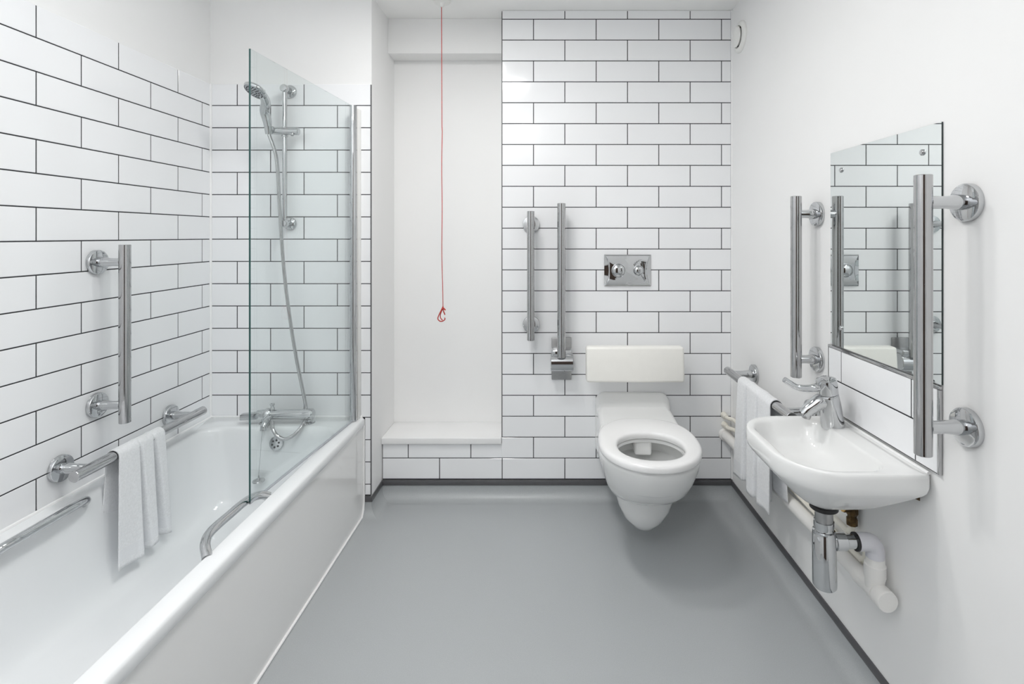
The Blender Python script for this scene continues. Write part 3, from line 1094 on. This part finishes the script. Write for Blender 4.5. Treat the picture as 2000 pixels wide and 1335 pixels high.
# bottle trap
tw = V((0.7285, 1.36, 0))
trap = thing('bottle_trap', 'chrome bottle trap hanging below the washbasin', 'trap', (tw.x, tw.y, 0.45))
bm = bmesh.new()
cyl(bm, tw + V((0, 0, 0.546)), tw + V((0, 0, 0.5575)), 0.034, 30, 0.002)
obj('washer', bm, M['rubber'], trap)['label'] = 'black rubber washer'
tl = V((0.0055, 0, -0.36)).normalized()
bm = bmesh.new()
lathe(bm, tw + V((0, 0, 0.548)), tl, [(0.0215, 0), (0.0215, 0.036)], 28)
obj('tailpiece', bm, M['brushed'], trap)
bm = bmesh.new()
lathe(bm, tw + V((0, 0, 0.5155)), tl, [(0.022, 0), (0.0245, 0.001), (0.0245, 0.014), (0.0225, 0.018), (0.0225, 0.024), (0.0255, 0.028)], 32)
obj('nut', bm, M['chrome'], trap)
bm = bmesh.new()
lathe(bm, tw + V((0.0004, 0, 0.490)), tl, [(0.022, -0.002), (0.0270, 0), (0.0272, 0.010), (0.0278, 0.011), (0.0292, 0.132), (0.0288, 0.142), (0.026, 0.146), (0.0, 0.147)], 40)
obj('bottle', bm, M['chrome'], trap)
az = 0.460
ex = 0.863
bm = bmesh.new()
cyl(bm, tw + V((0.02, 0, az)), V((0.826, 1.36, az)), 0.0175, 26)
lathe(bm, tw + V((0.038, 0, az)), (1, 0, 0), [(0.0175, -0.012), (0.0215, -0.010), (0.0215, 0.016), (0.0190, 0.018)], 26)
obj('outlet_arm', bm, M['chrome'], trap)

# waste pipe along the wall
wpipe = thing('waste_pipe', 'white plastic waste pipe along the foot of the wall under the washbasin', 'pipe', (0.868, 1.4, 0.33))
pa, pbb = V((0.868, 1.345, 0.330)), V((0.868, YT - 0.001, 0.3035))
bm = bmesh.new()
tube(bm, [pa.lerp(pbb, k / 6) for k in range(7)], 0.0215, 22)
obj('pipe', bm, M['waste'], wpipe)
bm = bmesh.new()
dpp = (pa - pbb).normalized()
lathe(bm, pa, dpp, [(0.0215, -0.006), (0.0262, -0.004), (0.0266, 0.020), (0.0262, 0.0255), (0.0245, 0.0275), (0.0, 0.0280)], 32)
obj('end_cap', bm, M['waste'], wpipe)
bm = bmesh.new()
lathe(bm, pbb, (0, -1, 0), [(0.030, 0), (0.030, 0.010), (0.027, 0.016), (0.022, 0.018)], 28, False, False)
obj('wall_collar', bm, M['waste'], wpipe)
bm = bmesh.new()
el = [V((0.812, 1.36, az)), V((0.838, 1.36, az))]
el += [V((0.838 + 0.026 * math.sin(t), 1.36 + 0.004 * math.sin(t), az - 0.028 * (1 - math.cos(t)))) for t in (PI / 2 * k / 8 for k in range(1, 9))]
el += [V((ex + 0.001, 1.364, 0.418))]
tube(bm, el, 0.0222, 24)
e = obj('elbow', bm, M['grey_plastic'], wpipe, 60)
e['label'] = 'pale grey plastic elbow'
bm = bmesh.new()
lathe(bm, (0.8085, 1.36, az), (1, 0, 0), [(0.0175, 0), (0.0228, 0), (0.0228, 0.005), (0.0175, 0.005)], 24, False, False)
obj('sealing_ring', bm, M['rubber'], wpipe)
bm = bmesh.new()
lathe(bm, (0.866, 1.366, 0.420), (0.002, 0.04, -1), [(0.0215, 0), (0.0225, 0.004), (0.0225, 0.020), (0.0255, 0.022), (0.0262, 0.052), (0.0235, 0.062), (0.022, 0.085)], 28)
obj('tee', bm, M['waste'], wpipe)
bm = bmesh.new()
tx_, tz_ = 0.868, 0.329
lathe(bm, V((tx_, 1.352, tz_)), -dpp, [(0.0215, 0), (0.0255, 0.002), (0.0255, 0.022), (0.0235, 0.028), (0.0235, 0.060), (0.0255, 0.066), (0.0255, 0.082), (0.0215, 0.084)], 28)
obj('tee_body', bm, M['waste'], wpipe)

# small supply pipes with their elbows
sup_lab = ['upper slim cream supply pipe low on the wall behind the towel', 'lower slim cream supply pipe low on the wall behind the towel']
for i, (zz, ye, xx) in enumerate([(0.398, 1.50, 0.884), (0.352, 1.44, 0.8865)]):
    t = thing('supply_pipe', sup_lab[i], 'pipe', (xx, 2.0, zz), group='cream supply pipes')
    bm = bmesh.new()
    xo = xx - 0.022
    ctrl = [V((xo, YT - 0.001, zz)), V((xo, YT - 0.030, zz)), V((xo + 0.004, YT - 0.050, zz - 0.001)), V((xx, YT - 0.075, zz - 0.001)), V((xx, YT - 0.13, zz)), V((xx, 1.9, zz)), V((xx, ye + 0.05, zz)),
            V((xx, ye + 0.018, zz + 0.002)), V((xx, ye, zz + 0.02)), V((xx, ye, zz + 0.05))]
    tube(bm, spline(ctrl, 6), 0.0085, 14)
    obj('pipe', bm, M['pipe'], t, 60)
    bm = bmesh.new()
    lathe(bm, (xo, YT - 0.001, zz), (0, -1, 0), [(0.014, 0), (0.014, 0.012), (0.0115, 0.016), (0.0115, 0.036), (0.0085, 0.038)], 18, False, False)
    obj('fitting', bm, M['pipe'], t)

# isolating valve at the top of the upper pipe
vl = thing('isolating_valve', 'aged brass isolating valve on the pipe under the washbasin', 'valve', (0.884, 1.5, 0.45))
bm = bmesh.new()
lathe(bm, (0.884, 1.50, 0.425), (0, 0, 1), [(0.011, 0), (0.0150, 0.002), (0.0150, 0.020), (0.0115, 0.024), (0.0130, 0.030), (0.0165, 0.036), (0.0165, 0.060), (0.0130, 0.066), (0.0150, 0.070), (0.0150, 0.095), (0.010, 0.098), (0.008, 0.22)], 8)
obj('valve_body', bm, M['bronze'], vl, 0)
bm = bmesh.new()
cyl(bm, (0.884, 1.50, 0.474), (0.855, 1.492, 0.477), 0.0105, 14, 0.001)
obj('side_boss', bm, M['bronze'], vl)
bm = bmesh.new()
cyl(bm, (0.855, 1.492, 0.477), (0.850, 1.4905, 0.4775), 0.0085, 14, 0.001)
obj('screw', bm, M['brass'], vl)['label'] = 'bright brass screw head'


# ------------------------------------------------------------------ towels over the level rails
def towel(name, label, bx, bz, y0, y1, s, zf, zb, creases, flare):
    """draped over a bar along y at (bx, bz); s = side of the room (+1: towards +x); zf/zb bottoms of the front and back fall"""
    t = thing(name, label, 'towel', (bx, (y0 + y1) / 2, bz), group='white towels on the level rails')
    R_ = BR + 0.0035
    NU, NF, NA = 110, 30, 8
    prof = []                                  # (offset x, z, v front 0..1, side)
    for k in range(NF):
        v_ = 1 - k / NF
        prof.append((-R_ - 0.016 * v_, bz + (zb - bz) * v_, v_, -1))
    for k in range(NA + 1):
        a_ = PI * k / NA
        prof.append((-R_ * math.cos(a_), bz + R_ * math.sin(a_), 0.0, 0))
    for k in range(1, NF + 1):
        v_ = k / NF
        prof.append((R_ + 0.012 * v_, bz + (zf - bz) * v_, v_, 1))
    bm = bmesh.new()
    grid = []
    for ox, z, v_, side in prof:
        row = []
        for i in range(NU + 1):
            tt_ = i / NU
            y = y0 + (y1 - y0) * tt_
            # the fall spreads a little towards its hem
            y += (tt_ - 0.5) * flare * v_ * (1 if side > 0 else 0.5)
            n = 0.0
            if side >= 0:
                for ci, (c0, drift, dep, wid) in enumerate(creases):
                    c = c0 + drift * v_
                    wd = wid * (0.55 + 0.6 * v_)
                    x_ = (tt_ - c) / wd
                    depth = dep * (min(1, v_ * 2.4 + 0.10) if side > 0 else 0.06)
                    n -= depth * math.exp(-abs(x_) ** 3.6)
                    # the panel beside each crease stands a little proud
                    n += 0.006 * v_ * math.exp(-((tt_ - c + wd * 1.7) / (wd * 1.2)) ** 2)
            else:
                n += 0.004 * v_ * math.sin(tt_ * 7)
            zz = z
            if side == 1:
                zz += 0.006 * v_ * math.sin(tt_ * 9 + 1)
            row.append(bm.verts.new((bx + s * (ox + n), y, zz)))
        grid.append(row)
    for a_ in range(len(grid) - 1):
        v0 = prof[a_][2]
        side = prof[a_][3] or prof[a_ + 1][3]
        band = 0.83 < v0 < 0.92
        for i in range(NU):
            f = bm.faces.new((grid[a_][i], grid[a_][i + 1], grid[a_ + 1][i + 1], grid[a_ + 1][i]))
            f.material_index = 1 if band else 0
    o = obj('cloth', bm, [M['towel'], M['towel_band']], t, 180)
    md = o.modifiers.new('thick', 'SOLIDIFY')
    md.thickness = 0.0035
    md.offset = 0
    return t


towel('hand_towel', 'white towel with soft pleats on the level rail over the bath', XL + 0.097, EYE - 0.719, 1.700, 1.905, 1, 0.170, 0.200,
      [(0.45, 0.06, 0.062, 0.052), (0.77, 0.05, 0.064, 0.070)], 0.035)
towel('hand_towel', 'white towel with soft pleats on the level rail by the washbasin', XR - 0.097, EYE - 0.592, 1.815, 2.115, -1, 0.290, 0.330,
      [(0.37, -0.02, 0.060, 0.048), (0.73, -0.07, 0.064, 0.062)], 0.035)
